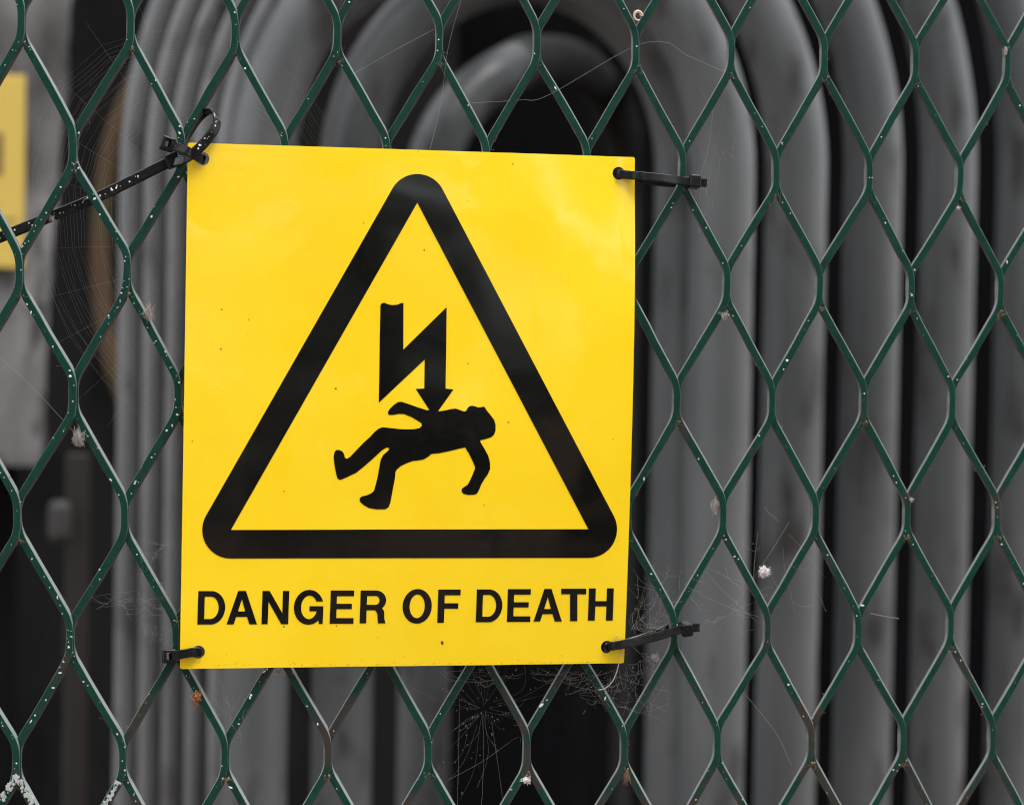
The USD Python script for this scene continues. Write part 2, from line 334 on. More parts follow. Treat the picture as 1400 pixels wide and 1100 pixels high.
# weathered concrete pillar at the left edge, with its own small sign
D = 2.32
a, b = at_depth(-330, -260, D), at_depth(82, 640, D)
cb = thing('concrete_pillar', 'mottled light grey concrete pillar out of focus at the left edge', 'pillar')
cw, ch = b[0] - a[0], a[2] - b[2]
cc = np.array([(a[0] + b[0]) / 2, (a[1] + b[1]) / 2 + 0.15, (a[2] + b[2]) / 2])
pm = m3.Manifold.cube((cw, 0.3, ch), True).refine_to_length(0.018)
pv, pf, _ = meshkit.arrays(pm)
low = np.clip((ch / 2 - pv[:, 2]) / ch, 0, 1)
pv[:, 0] += np.where(pv[:, 0] > cw / 2 - 0.03, 0.016 - 0.032 * low + 0.022 * (meshkit.fbm(np.c_[pv[:, 2] * 9, pv[:, 1] * 9, pv[:, 0]], 3, 4) - .5), 0)
pv += (meshkit.fbm(pv * 22, 3, 8)[:, None] - .5) * 0.012 * np.where(pv[:, 1:2] < -0.149, np.array([[0.2, 0.6, 0.2]]), 1.0)
obj('shaft', trimesh.Trimesh(pv + cc, pf, process=False), m_concrete, cb, smooth=40)
obj('foot', to_tm(rbox((cw * 0.9, 0.2, b[2] + 0.06), 0.02, (cc[0] - cw * 0.08, cc[1] + 0.06, b[2] / 2))), m_wall, cb)
br = at_depth(82, 712, D - 0.05)
obj('bracket', to_tm(rbox((0.022, 0.03, 0.04), 0.008, br)), plain('dull_bracket', (0.026, 0.025, 0.025), 0.8), cb)
pz = at_depth(104, 900, 2.3)
obj('rusty_post', to_tm(rbox((0.022, 0.022, 1.5), 0.003, (pz[0], pz[1], 0.74))), m_brown, label='thin rusty brown post at the lower left beside the grey tubes', cat='post')
s0, s1 = at_depth(-60, 100, D), at_depth(33, 366, D)
ysf = cc[1] - 0.157
sg = thing('small_sign', 'small blurred yellow sign with dark marks on the grey pillar', 'sign')
k = (ysf - CAM[1]) / (s0[1] - CAM[1])
s0, s1 = CAM + (s0 - CAM) * k, CAM + (s1 - CAM) * k
sc = (s0 + s1) / 2; sw, sh = s1[0] - s0[0], s0[2] - s1[2]
obj('panel', to_tm(rbox((sw, 0.003, sh), 0.0012, (sc[0], ysf - 0.0015, sc[2]))), plain('faded_yellow', (0.56, 0.40, 0.085), 0.5), sg)
m_mark = plain('faded_mark', (0.15, 0.10, 0.035), 0.7)
def strip(x0, z0, x1, z1, name):
    obj(name, to_tm(rbox((abs(x1 - x0), 0.0008, abs(z1 - z0)), 0.0003, ((x0 + x1) / 2, ysf - 0.0034, (z0 + z1) / 2))), m_mark, sg)
X = lambda f: s0[0] + f * sw
Z = lambda f: s0[2] - f * sh
strip(X(.04), Z(.745), X(.90), Z(.755), 'rule_line')
strip(X(.05), Z(.30), X(.16), Z(.62), 'symbol'); strip(X(.2), Z(.22), X(.34), Z(.66), 'symbol'); strip(X(.42), Z(.28), X(.50), Z(.34), 'symbol'); strip(X(.56), Z(.30), X(.68), Z(.52), 'symbol')

# ---------------------------------------------------------------- expanded metal fence
S, L = 0.0408, 0.0408 * 2.3393
Z0 = 1.78
WID, THK, TWIST = 0.0027, 0.0022, math.radians(6)
fence = thing('mesh_fence', 'dark green painted expanded metal fence that carries the yellow sign', 'fence')
def strand_section(w):
    """cut metal strand: flat front, right flank sloping back by w * 1.15 mm, small rounded corners"""
    f, b = THK / 2, -0.0019
    p = Polygon([(-WID / 2, f), (-WID / 2, b), (WID / 2 + 0.00095 * w, b), (WID / 2, f)])
    q = p.buffer(-0.00028, join_style=2).buffer(0.00028, quad_segs=2)
    return np.array(q.exterior.coords)[:-1]
SECS = [strand_section(a) for a in np.linspace(0.25, 1, 9)]
assert len({len(a) for a in SECS}) == 1
SECS = [np.roll(a, -int(np.argmin(np.abs(np.arctan2(a[:, 1], a[:, 0] + 1e-4) + 2.2))), axis=0) for a in SECS]
specks, fuzz, flakes, joints = [], [], [], []
ICO = trimesh.creation.icosphere(1)
def nodejit(h, j):
    r = np.random.default_rng(9000 + h * 131 + j * 17); return r.normal(0, 0.00035, 2)
for h in range(-7, 31):                    # strand between half-columns h and h+1
    pts, yy = [], []
    j_lo, j_hi = -12, 36
    for j in range(j_lo, j_hi + 1):
        # bonds: half-column parity equals: column integer <-> j odd
        hc = h if ((h % 2 == 0) == (j % 2 == 1)) else h + 1
        right = hc == h + 1
        jx, jz = nodejit(hc, j)
        x, z = hc * S / 2 + jx, Z0 - j * L / 2 + jz
        if z < 0.03 or z > 2.35: continue
        y = (-0.00095 if right else 0.00095)
        xo = -0.0003 if right else 0.0002
        pts.append((x + xo, y, z + 0.0066)); pts.append((x + xo, y, z - 0.0066))
        joints.append((x, z))
    pts = np.array(pts)
    # round the corners: quadratic curves over a short length either side of each point
    path, tw = [pts[0]], [0.0]
    for i in range(1, len(pts) - 1):
        p0, p1, p2 = pts[i - 1], pts[i], pts[i + 1]
        d0, d1 = p0 - p1, p2 - p1
        l = 0.0042
        e0, e1 = p1 + d0 / np.linalg.norm(d0) * l, p1 + d1 / np.linalg.norm(d1) * l
        for t in np.linspace(0, 1, 5):
            path.append((1 - t)**2 * e0 + 2 * t * (1 - t) * p1 + t * t * e1)
            diag_after = abs(d1[0]) > 0.01
            tw.append(TWIST * (t if diag_after else 1 - t))
    path.append(pts[-1]); tw.append(0.0)
    path, tw = np.array(path), np.array(tw)
    # extra points on the diagonals, slightly uneven
    pp, tt = [path[0]], [tw[0]]
    for i in range(1, len(path)):
        n = 4 if np.linalg.norm(path[i] - path[i - 1]) > 0.02 else 1
        for t in np.arange(1, n + 1) / n:
            pp.append(path[i - 1] * (1 - t) + path[i] * t); tt.append(tw[i - 1] * (1 - t) + tw[i] * t)
    path, tw = np.array(pp), np.array(tt)
    path[:, 0] += (meshkit.noise(np.c_[path[:, 2] * 90, np.full(len(path), h * 3.1), np.zeros(len(path))], 5) - .5) * 0.0005
    T = np.gradient(path, axis=0); T /= np.linalg.norm(T, axis=1, keepdims=True)
    N0 = np.tile([0, -1.0, 0], (len(path), 1)); N0 -= (N0 * T).sum(1, keepdims=True) * T; N0 /= np.linalg.norm(N0, axis=1, keepdims=True)
    B0 = np.cross(N0, T); B0 *= np.sign(B0[:, :1] + 1e-9)     # points right
    c, sn = np.cos(tw)[:, None], np.sin(tw)[:, None]
    Nn, Bn = c * N0 - sn * B0, c * B0 + sn * N0
    wvar = 1 + 0.14 * (meshkit.noise(np.c_[path[:, 2] * 55, np.full(len(path), h * 7.7), np.zeros(len(path))], 9) - .5)
    wgt = np.clip(np.round(tw / TWIST * 8), 0, 8).astype(int)
    secs = np.stack([SECS[k_] for k_ in wgt]) * np.stack([wvar, np.ones_like(wvar)], 1)[:, None, :]
    if (np.cross(T[len(T) // 2], Nn[len(T) // 2]) @ Bn[len(T) // 2]) < 0: secs = (secs * np.array([-1, 1]))[:, ::-1]
    obj('strand', sweep(path, secs, Nn), m_green, fence, smooth=40)
    # white specks and fuzz where the photograph looks
    vis = (path[:, 2] > 1.37) & (path[:, 2] < 1.82)
    idx = np.nonzero(vis[:-1] & vis[1:])[0]
    r = np.random.default_rng(50 + h)
    seg = np.linalg.norm(path[idx + 1] - path[idx], axis=1)
    xm = h * S / 2
    dens = np.interp(xm, [0.0, 0.08, 0.16, 0.25, 0.4], [250, 205, 62, 72, 60])
    if -0.1 < xm < 0.5:
        for _ in range(int(seg.sum() * dens)):
            i = r.choice(idx, p=seg / seg.sum()); t = r.random()
            zrow = path[i][2]
            if zrow > 1.70 and r.random() < 0.45: continue
            p = path[i] * (1 - t) + path[i + 1] * t
            b = r.uniform(-0.42, 0.42) * WID
            if r.random() < 0.5 and (meshkit.noise(p[None] * 70, 44)[0] < 0.5): continue
            rad = min(0.00055, 0.00018 * math.exp(r.normal(0, 0.42)))
            e = ICO.copy(); e.vertices *= 1 + r.uniform(-.22, .22, (len(e.vertices), 1))
            sc3 = np.array([rad, rad * r.choice([1.0, 1.2, 1.6, 2.6], p=[.4, .3, .2, .1]), rad * 0.4])
            a = r.uniform(0, math.pi); V = e.vertices * sc3
            V = np.c_[V[:, 0] * math.cos(a) - V[:, 1] * math.sin(a), V[:, 0] * math.sin(a) + V[:, 1] * math.cos(a), V[:, 2]]
            e.vertices = p + Bn[i] * b + Nn[i] * (THK / 2) + V[:, :1] * Bn[i] + V[:, 1:2] * T[i] + V[:, 2:] * Nn[i]
            specks.append(e)
        for _ in range(int(seg.sum() * 62)):
            i = r.choice(idx, p=seg / seg.sum()); t = r.random()
            p = path[i] * (1 - t) + path[i + 1] * t + Bn[i] * (r.choice([-1, 1], p=[.3, .7]) * WID / 2) - Nn[i] * r.uniform(-.6, .9) * 0.001
            n = r.integers(1, 4)
            for _k in range(n):
                d = r.normal(size=3); d[2] -= .4; d *= r.uniform(0.0006, 0.0022) / np.linalg.norm(d)
                q = r.normal(size=3) * 0.0006
                fuzz.append(tube(smooth_path([p, p + d * .5 + q, p + d], 3), r.uniform(0.00004, 0.00009), 3))
r = np.random.default_rng(404)
for x_, z_ in joints:
    if not (-0.05 < x_ < 0.47 and 1.37 < z_ < 1.82) or r.random() < 0.45: continue
    for _k in range(r.integers(4, 12)):
        p = np.array([x_ + r.normal(0, .0011), r.uniform(-.0026, .002), z_ - .0088 - abs(r.normal(0, .0007))])
        d = r.normal(size=3); d[2] = -abs(d[2]); d *= r.uniform(.0006, .0026) / np.linalg.norm(d); q = r.normal(size=3) * .0006
        fuzz.append(tube(smooth_path([p - d * .3, p + d * .5 + q, p + d * .9 - q], 3), r.uniform(.00003, .00007), 3))
    for _k in range(r.integers(0, 3)):
        e = ICO.copy(); e.vertices *= (1 + r.uniform(-.4, .4, (len(e.vertices), 1))) * r.uniform(.0002, .0005) * np.array([1, .7, 1.2]); e.vertices += [x_ + r.normal(0, .0009), r.uniform(-.0024, 0), z_ - .0085]; fuzz.append(e)
# peeled white patches at the lower left corner
def flake_patch(px, py, n, spread, ang, seed):
    r = np.random.default_rng(seed); c = at_y(px, py, -0.0022); dx, dz = math.cos(ang), math.sin(ang)
    for _ in range(n):
        t, w2 = r.uniform(-spread, spread), r.uniform(-0.0011, 0.0011)
        e = ICO.copy(); e.vertices *= (1 + r.uniform(-.35, .35, (len(e.vertices), 1))) * np.array([0.0005, 0.00008, 0.0007]) * r.uniform(.25, 1.1)
        e.vertices += c + np.array([dx * t - dz * w2, 0.0001, dz * t + dx * w2]); flakes.append(e)
flake_patch(12, 1077, 60, 0.0055, math.radians(58), 1)
flake_patch(32, 1078, 55, 0.0065, math.radians(-58), 2)
flake_patch(152, 1085, 40, 0.0055, math.radians(58), 3)
obj('white_specks', cat(specks), m_speck, fence, smooth=True, kind='stuff')
obj('flaking_coat', cat(flakes), m_flake, fence, smooth=True, kind='stuff', label='white flaking coat on strands in the bottom left corner')
obj('dirt_fuzz', cat(fuzz), m_brownlint, fence, smooth=True, kind='stuff')

# ---------------------------------------------------------------- the warning sign
TLp, TRp, BRp, BLp = [at_y(x, y, -0.006) for x, y in ((257, 195), (868, 215), (853, 906), (246, 914))]
SX0, SX1 = (TLp[0] + BLp[0]) / 2, (TRp[0] + BRp[0]) / 2
SZ0, SZ1 = (BLp[2] + BRp[2]) / 2, (TLp[2] + TRp[2]) / 2
SW, SH = SX1 - SX0, SZ1 - SZ0
def sign_y(X, Z):
    u, v = (X - SX0) / SW, (Z - SZ0) / SH
    b = np.clip(1 - (2 * v - 1)**2, -.2, 1) * (0.25 + 0.75 * np.clip(u, 0, 1)**1.3)
    nz = meshkit.noise(np.stack([X * 16, Z * 13, X * 0], -1), 21) * 0.0014 + meshkit.noise(np.stack([X * 36 + 9, Z * 24, X * 0], -1), 22) * 0.00035
    corner = 0.0010 * np.exp(-((u - .97)**2 + (v - .96)**2) / 0.012)
    return -(0.0046 + 0.0042 * b + nz) + corner
def at_sign(px, py):
    y = -0.006
    for _ in range(12):
        p = at_y(px, py, y); y = float(sign_y(p[0], p[2]))
    return p
cTL, cTR, cBR, cBL = [at_sign(x, y) for x, y in ((257, 195), (868, 215), (853, 906), (246, 914))]
def sheet(poly_xz, off0, thick, edge=0.0035):
    """a flat polygon (x, z) thickened and laid on the warped face; off0: how far its back is in front of the face"""
    m = m3.Manifold.extrude(cross_sections(poly_xz), thick).refine_to_length(edge)
    v, f, _ = meshkit.arrays(m)
    y = sign_y(v[:, 0], v[:, 1]) - off0 - v[:, 2]
    return trimesh.Trimesh(np.c_[v[:, 0], y, v[:, 1]], f[:, ::-1] if True else f, process=False)
def px_poly(P):
    return Polygon([(q[0], q[2]) for q in (at_sign(x, y) for x, y in P)]).buffer(0)
def px_map(shape):
    """shapely shape in pixels -> sign plane"""
    out = []
    for p in getattr(shape, 'geoms', [shape]):
        p = p.segmentize(12)
        out.append(Polygon([(q[0], q[2]) for q in (at_sign(x, y) for x, y in p.exterior.coords)], [[(q[0], q[2]) for q in (at_sign(x, y) for x, y in r.coords)] for r in p.interiors]).buffer(0))
    return unary_union(out)
sign = thing('warning_sign', 'glossy yellow DANGER OF DEATH sign with black triangle tied to the fence', 'sign')
outline = Polygon([(c_[0], c_[2]) for c_ in (cTL, cTR, cBR, cBL)])
HOLES = [(277, 217), (846, 237), (271, 891), (830, 884)]
holes = [Point(*at_sign(x, y)[[0, 2]]).buffer(0.0026, 24) for x, y in HOLES]
panel_poly = outline.buffer(-0.0008).buffer(0.0008, 6).segmentize(0.004)
for hh in holes: panel_poly = panel_poly.difference(hh)
obj('panel', sheet(panel_poly, -0.0014, 0.0014, 0.0030), m_yellow, sign, smooth=35)
tri_in = Polygon([(570.5, 277), (804.5, 723), (315.5, 724)])
tri = tri_in.buffer(39, 24).difference(tri_in)
obj('triangle_border', sheet(px_map(tri), 0.00002, 0.00009), m_ink, sign, smooth=35)
K = 3.3346
cp = lambda L_: [(440 + x / K, 390 + y / K) for x, y in L_]
bolt = Polygon(cp([(267, 90), (274, 81), (286, 79), (300, 86), (320, 90), (345, 88), (360, 81), (372, 80), (371, 293), (569, 99), (564, 470), (600, 474), (527, 576), (508, 590), (492, 570), (428, 471), (467, 470), (469, 337), (260, 534)]))
man = Polygon(cp([(305, 590), (301, 577), (310, 562), (330, 543), (348, 531), (362, 530), (385, 537), (430, 553), (480, 569), (494, 566), (528, 574), (560, 570), (590, 563), (610, 561), (630, 568), (648, 575), (658, 572), (664, 560), (672, 551), (685, 548), (700, 551), (712, 556), (725, 555), (735, 552), (742, 554), (752, 570), (770, 592), (785, 612), (792, 635), (792, 660), (785, 680), (770, 692), (745, 700), (722, 705), (722, 712), (740, 742), (758, 775), (766, 805), (767, 835), (758, 858), (742, 880), (728, 903), (718, 928), (708, 947), (695, 953), (665, 954), (645, 949), (637, 938), (638, 927), (650, 917), (665, 908), (672, 895), (685, 868), (700, 830), (690, 805), (672, 768), (653, 737), (620, 745), (570, 757), (535, 764), (500, 767), (485, 780), (465, 792), (440, 797), (415, 799), (390, 808), (360, 822), (342, 838), (335, 850), (333, 880), (325, 920), (318, 960), (312, 990), (304, 1010), (290, 1019), (250, 1020), (215, 1014), (190, 1000), (174, 985), (172, 970), (182, 961), (205, 956), (225, 947), (238, 935), (245, 910), (255, 870), (262, 830), (268, 795), (280, 772), (300, 755), (311, 741), (295, 738), (275, 750), (255, 768), (225, 796), (190, 826), (155, 854), (125, 868), (100, 880), (83, 886), (72, 880), (66, 860), (58, 820), (54, 780), (58, 758), (68, 749), (82, 750), (95, 758), (102, 770), (105, 785), (115, 790), (130, 780), (160, 748), (190, 717), (220, 690), (240, 668), (258, 653), (275, 647), (300, 648), (340, 653), (380, 656), (420, 655), (445, 650), (456, 640), (455, 628), (440, 618), (410, 600), (375, 586), (350, 585), (325, 590)])).buffer(1.2, 8).buffer(-2.0, 8).buffer(0.8, 8)
obj('lightning_arrow', sheet(px_map(bolt.difference(man.buffer(0.02))), 0.00002, 0.00009), m_ink, sign, smooth=35)
obj('falling_figure', sheet(px_map(man), 0.00002, 0.00009), m_ink, sign, smooth=35)
def ell(cx, cy, rx, ry): return affinity.scale(Point(cx, cy).buffer(1, 24), rx, ry)
def glyph(ch):
    if ch == 'D':
        return unary_union([box(0, 0, .41, 1), ell(.40, .5, .445, .5).intersection(box(.4, -1, 2, 2))]).difference(unary_union([box(.205, .165, .40, .835), ell(.39, .5, .255, .335).intersection(box(.39, -1, 2, 2))]))
    if ch == 'A':
        return Polygon([(0, 1), (.355, 0), (.585, 0), (.92, 1), (.69, 1), (.62, .775), (.29, .775), (.215, 1)]).difference(Polygon([(.345, .615), (.565, .615), (.465, .25)]))
    if ch == 'N':
        return Polygon([(0, 0), (.215, 0), (.625, .67), (.625, 0), (.815, 0), (.815, 1), (.605, 1), (.19, .32), (.19, 1), (0, 1)])
    if ch == 'G':
        ring = ell(.455, .5, .455, .525).difference(ell(.465, .5, .25, .355))
        ring = ring.difference(box(.5, .325, 1, .60))
        return unary_union([ring, box(.475, .465, .895, .62), Polygon([(.76, .465), (.895, .465), (.895, 1.0), (.775, 1.0), (.755, .86), (.70, .70)])])
    if ch == 'O': return ell(.43, .5, .43, .525).difference(ell(.43, .5, .225, .36))
    if ch == 'E': return unary_union([box(0, 0, .2, 1), box(.1, 0, .735, .17), box(.1, .40, .68, .56), box(.1, .83, .745, 1)])
    if ch == 'F': return unary_union([box(0, 0, .2, 1), box(.1, 0, .68, .17), box(.1, .41, .62, .575)])
    if ch == 'T': return unary_union([box(0, 0, .69, .17), box(.245, .1, .445, 1)])
    if ch == 'H': return unary_union([box(0, 0, .2, 1), box(.525, 0, .725, 1), box(.1, .395, .6, .56)])
    if ch == 'R':
        bowl = unary_union([box(0, 0, .47, .60), ell(.47, .30, .315, .30)]).difference(unary_union([box(.2, .165, .47, .435), ell(.47, .30, .115, .135)]))
        leg = Polygon([(.2, .45), (.52, .45), (.66, .52), (.735, .63), (.75, .86), (.79, 1), (.565, 1), (.545, .86), (.535, .73), (.505, .655), (.45, .60), (.2, .60)])
        return unary_union([bowl, box(0, 0, .2, 1), leg])
A_ = lambda x, y: (240 + x / 4.375, 780 + y / 4.375)
B_ = lambda x, y: (540 + x / 4.1176, 780 + y / 4.1176)
LET = [('D', A_(130, 320), A_(300, 120)), ('A', A_(305, 319), A_(487, 119)), ('N', A_(514, 318), A_(680, 119)), ('G', A_(705, 316), A_(888, 118)), ('E', A_(922, 315), A_(1070, 117)), ('R', A_(1101, 313), A_(1262, 117)),
       ('O', B_(40, 291), B_(210, 106)), ('F', B_(238, 291), B_(370, 105)), ('D', B_(455, 288), B_(607, 104)), ('E', B_(630, 286), B_(767, 102)), ('A', B_(780, 284), B_(939, 101)), ('T', B_(936, 282), B_(1076, 100)), ('H', B_(1086, 279), B_(1232, 98))]
for ch, (x0, yb), (x1, yt) in LET:
    gph = glyph(ch); w0, _, w1, _ = gph.bounds; slant = {'A': 0.0, 'T': 0.0}.get(ch, 1.0)
    lean = 1.5
    wpx = (x1 - x0) - lean * slant
    f = lambda x, y, z=None: (x0 + (np.asarray(x) - w0) / (w1 - w0) * wpx + lean * (1 - np.asarray(y)) * slant, yt + np.asarray(y) * (yb - yt))
    from shapely.ops import transform
    obj('letter', sheet(px_map(transform(f, gph)), 0.00002, 0.00009, 0.004), m_ink, sign, smooth=35)
# specks of dirt, two dents and a dirt line on the lower edge
dirt = []
r = np.random.default_rng(77)
spots = [(605, 878, .9), (459, 531, .7), (640, 497, .4), (662, 690, .35), (695, 577, .4), (303, 423, .5), (302, 477, .5), (340, 437, .35), (263, 603, .4), (580, 342, .45), (497, 305, .3), (388, 671, .35), (640, 275, .3), (701, 224, .35), (572, 208, .35), (388, 856, .5), (460, 855, .4), (838, 600, .3)]
for _ in range(26): spots.append((r.uniform(262, 850), r.uniform(205, 905), r.uniform(.08, .2)))
for _ in range(110): spots.append((r.uniform(252, 850), 909.5 - r.exponential(2.2) + (0 if True else 0), r.uniform(.08, .24)))
for x, y, rad in spots:
    if y > 900: y = min(y, 911 - (x - 246) / 607 * 7)
    p = at_sign(x, y); e = ICO.copy(); e.vertices *= (1 + r.uniform(-.3, .3, (len(e.vertices), 1))) * np.array([rad, .12, rad * r.uniform(.7, 1.4)]) * 0.001
    e.vertices = e.vertices * np.array([.7, .5, .7]) + p; dirt.append(e)
obj('dirt_spots', cat(dirt), plain('rusty_dirt', (0.10, 0.045, 0.012), 0.8), sign, smooth=True, kind='stuff')

# ---------------------------------------------------------------- cable ties
STRAP = rrect(0.0036, 0.0011, 0.0003, 2)
def strap(P, N, n=8, sec=STRAP):
    """ribbon through the points, face normals N interpolated"""
    Q = smooth_path(P, n); M_ = smooth_path(N, n) if np.ndim(N) == 2 else N
    return sweep(Q, sec, M_)
def head(pos, along, normal, size=(0.0056, 0.0054, 0.0048)):
    """square tie head with its slot; normal = the way the slot looks, along = strap direction"""
    b_ = rbox(size, 0.0008) - rbox((0.0020, 0.0030, 0.02), 0.0002, (0.0002, 0, 0), 8)
    b_ = b_ + rbox((0.0008, 0.0024, 0.0030), 0.0003, (-0.0004, 0, -0.0004), 8)
    t = to_tm(b_)
    x = np.asarray(along, float); x /= np.linalg.norm(x); z = np.asarray(normal, float); z = z - (z @ x) * x; z /= np.linalg.norm(z)
    Mx = np.eye(4); Mx[:3, 0], Mx[:3, 1], Mx[:3, 2], Mx[:3, 3] = x, np.cross(z, x), z, pos
    t.apply_transform(Mx); return t
def tie(label, front, frontN, back, headpos, along, headN, tail=None, tailN=None):
    t = thing('cable_tie', label, 'cable tie', 'black cable ties that hold the sign')
    obj('strap', strap(front, frontN), m_tie, t)
    obj('return_strap', strap(back, (0, 1, 0.02)), m_tie, t)
    obj('head', head(headpos, along, headN), m_tie, t, smooth=35)
    if tail is not None:
        tl = [strap(tail, tailN)]
        p0, p1 = np.array(tail[0]), np.array(tail[-1]); d = (p1 - p0); ln = np.linalg.norm(d); d /= ln
        for k_ in np.arange(0.0008, ln, 0.0009):
            rb = to_tm(rbox((0.0004, 0.0004, 0.0030), 0.00015, (0, 0, 0), 8)); rb.vertices += p0 + d * k_ + np.asarray(tailN) * 0.0006 / np.linalg.norm(tailN); tl.append(rb)
        obj('tail', cat(tl), m_tie, t)
    return t
def sp(px, py, lift):                       # a point in front of the sign's plane by lift metres
    p = at_sign(px, py); return at_y(px, py, p[1] - lift)
F = np.array([0, -1.0, 0])
# upper right
tie('black cable tie at the upper right corner, strap running level to the right',
    [sp(845, 238, -.0028), sp(846, 237, -.0005), sp(850, 238, .0011), sp(862, 239.5, .0016), at_y(880, 241, -.0085), at_y(905, 243.5, -.0072), at_y(925, 246.5, -.0050), at_y(945, 248.5, -.0038)],
    [(1, -.2, 0), (.9, -.7, 0), (.25, -1, 0.1), (-.1, -1, .25), (-.15, -1, .3), (-.15, -1, .3), (-.1, -1, .25), (0, -1, .2)],
    [sp(846, 237, -.0030), at_y(870, 243, .0005), at_y(905, 249, .0030), at_y(930, 250, .0042), at_y(945, 249, .0010)],
    at_y(949, 248.5, -.0028), (0, 1, -.1), (1, -.15, -.05), [at_y(954, 249, -.0030), at_y(966, 250, -.0034)], (0, -1, .2))
# lower right
tie('black cable tie at the lower right corner, strap rising to the right',
    [sp(828, 885, -.0028), sp(829, 884, -.0005), sp(834, 883, .0011), sp(848, 881, .0016), at_y(868, 877, -.0075), at_y(895, 870.5, -.0066), at_y(918, 863.5, -.0052), at_y(936, 858, -.0040)],
    [(1, -.2, 0), (.9, -.7, 0), (.25, -1, 0.1), (-.05, -1, .25), (-.1, -1, .35), (-.1, -1, .35), (-.1, -1, .35), (0, -1, .3)],
    [sp(829, 884, -.0030), at_y(855, 879, .0005), at_y(890, 868, .0030), at_y(915, 859, .0042), at_y(934, 856, .0010)],
    at_y(938.5, 859, -.0028), (.1, 1, .25), (1, -.15, .15), [at_y(944, 858, -.0030), at_y(956, 857, -.0034)], (0, -1, .3))
# lower left
tie('black cable tie at the lower left corner, square head facing out left of the sign',
    [sp(273, 891, -.0028), sp(272.5, 891, -.0005), sp(268, 890.5, .0010), sp(258, 892, .0014), at_y(247, 894, -.0072), at_y(238, 895.5, -.0056)],
    [(-1, -.2, 0), (-.9, -.7, 0), (-.25, -1, 0.1), (0, -1, .12), (.1, -1, .1), (.1, -1, .1)],
    [sp(271, 891, -.0030), at_y(258, 893, .0010), at_y(246, 895, .0036), at_y(234, 896, .0020)],
    at_y(231.5, 896.5, -.0042), (-1, 0, -.04), F * 1.0 + np.array([-.12, 0, .18]))
# upper left
tie('black cable tie at the upper left corner, square head facing out beside a long strap',
    [sp(279, 219, -.0028), sp(278, 218.5, -.0005), sp(274, 216.5, .0011), sp(264, 211, .0026), at_y(257, 207, -.0098), at_y(247, 203, -.0080), at_y(237, 199.5, -.0066)],
    [(-1, -.2, .3), (-.9, -.7, .3), (-.3, -1, 0.2), (-.1, -1, .2), (.25, -1, .1), (.3, -1, .1), (.1, -1, .1)],
    [sp(277, 217, -.0030), at_y(262, 212, .0006), at_y(248, 204, .0044), at_y(234, 198, .0020)],
    at_y(229.5, 197, -.0052), (-1, 0, .30), F + np.array([-.15, 0, .12]))
# the long one
lt = thing('long_cable_tie', 'long speckled black cable tie looped over the upper left corner, running down left', 'cable tie')
P_tail = [at_y(-120, 375, .0050), at_y(-40, 341, .0046), at_y(60, 300, .0046), at_y(130, 271, .0046), at_y(190, 242, .0050), at_y(236, 219, .0050)]
obj('tail', strap(P_tail, (0, -1, .35), sec=rrect(0.0043, 0.0013, 0.0004, 2)), m_tie, lt)
obj('head', head(at_y(237, 219, .0048), (1, 0, .45), (.25, -.1, -1), (0.0062, 0.0058, 0.0054)), m_tie, lt, smooth=35)
P_loop = [at_y(240, 222, .0035), at_y(247, 208, .0062), at_y(258, 184, .0070), at_y(272, 163, .0052), at_y(285, 152.5, .0012), at_y(294, 156, -.0034), at_y(296, 170, -.0062), at_y(287, 186, -.0078), at_y(272, 203, -.0084), at_y(258, 214, -.0074), at_y(248, 220, -.0046), at_y(240, 222, -.0016)]
obj('loop', strap(P_loop, [(-.6, -.5, .5), (-.7, -.5, .5), (-.75, .55, .6), (-.5, .6, .9), (0, .4, 1), (.8, -.3, .6), (.75, -.9, .3), (.5, -1, .3), (.3, -1, .4), (.1, -1, .4), (-.2, -1, .4), (-.4, -1, .4)], 10, rrect(0.0040, 0.0012, 0.0004, 2)), m_tie, lt)
sp_ = []
r = np.random.default_rng(5)
for _ in range(85):
    i = r.integers(1, 4); t = r.random(); p = P_tail[i] * (1 - t) + P_tail[i + 1] * t
    if r.random() < .25:
        i = r.integers(6, 9); p = P_loop[i] * (1 - t) + P_loop[i + 1] * t
    rad = r.choice([.00016, .00024, .00034]); e = ICO.copy(); e.vertices *= np.array([rad, rad * .5, rad * r.uniform(.8, 1.5)])
    e.vertices += p + np.array([r.uniform(-.0005, .0005), -.0007, r.uniform(-.0014, .0014)]); sp_.append(e)
obj('white_specks', cat(sp_), m_speck, lt, smooth=True, kind='stuff')

# ---------------------------------------------------------------- cobwebs and debris
def thread(P, r=0.00004, sag=0.0, n=8):
    P = smooth_path(P, n); s_ = np.linspace(0, 1, len(P)); P[:, 2] -= sag * 4 * s_ * (1 - s_)
    return tube(P, r, 3, cap=False)
def web_pts(L_, y): return [at_y(a_, b_, y) for a_, b_ in L_]
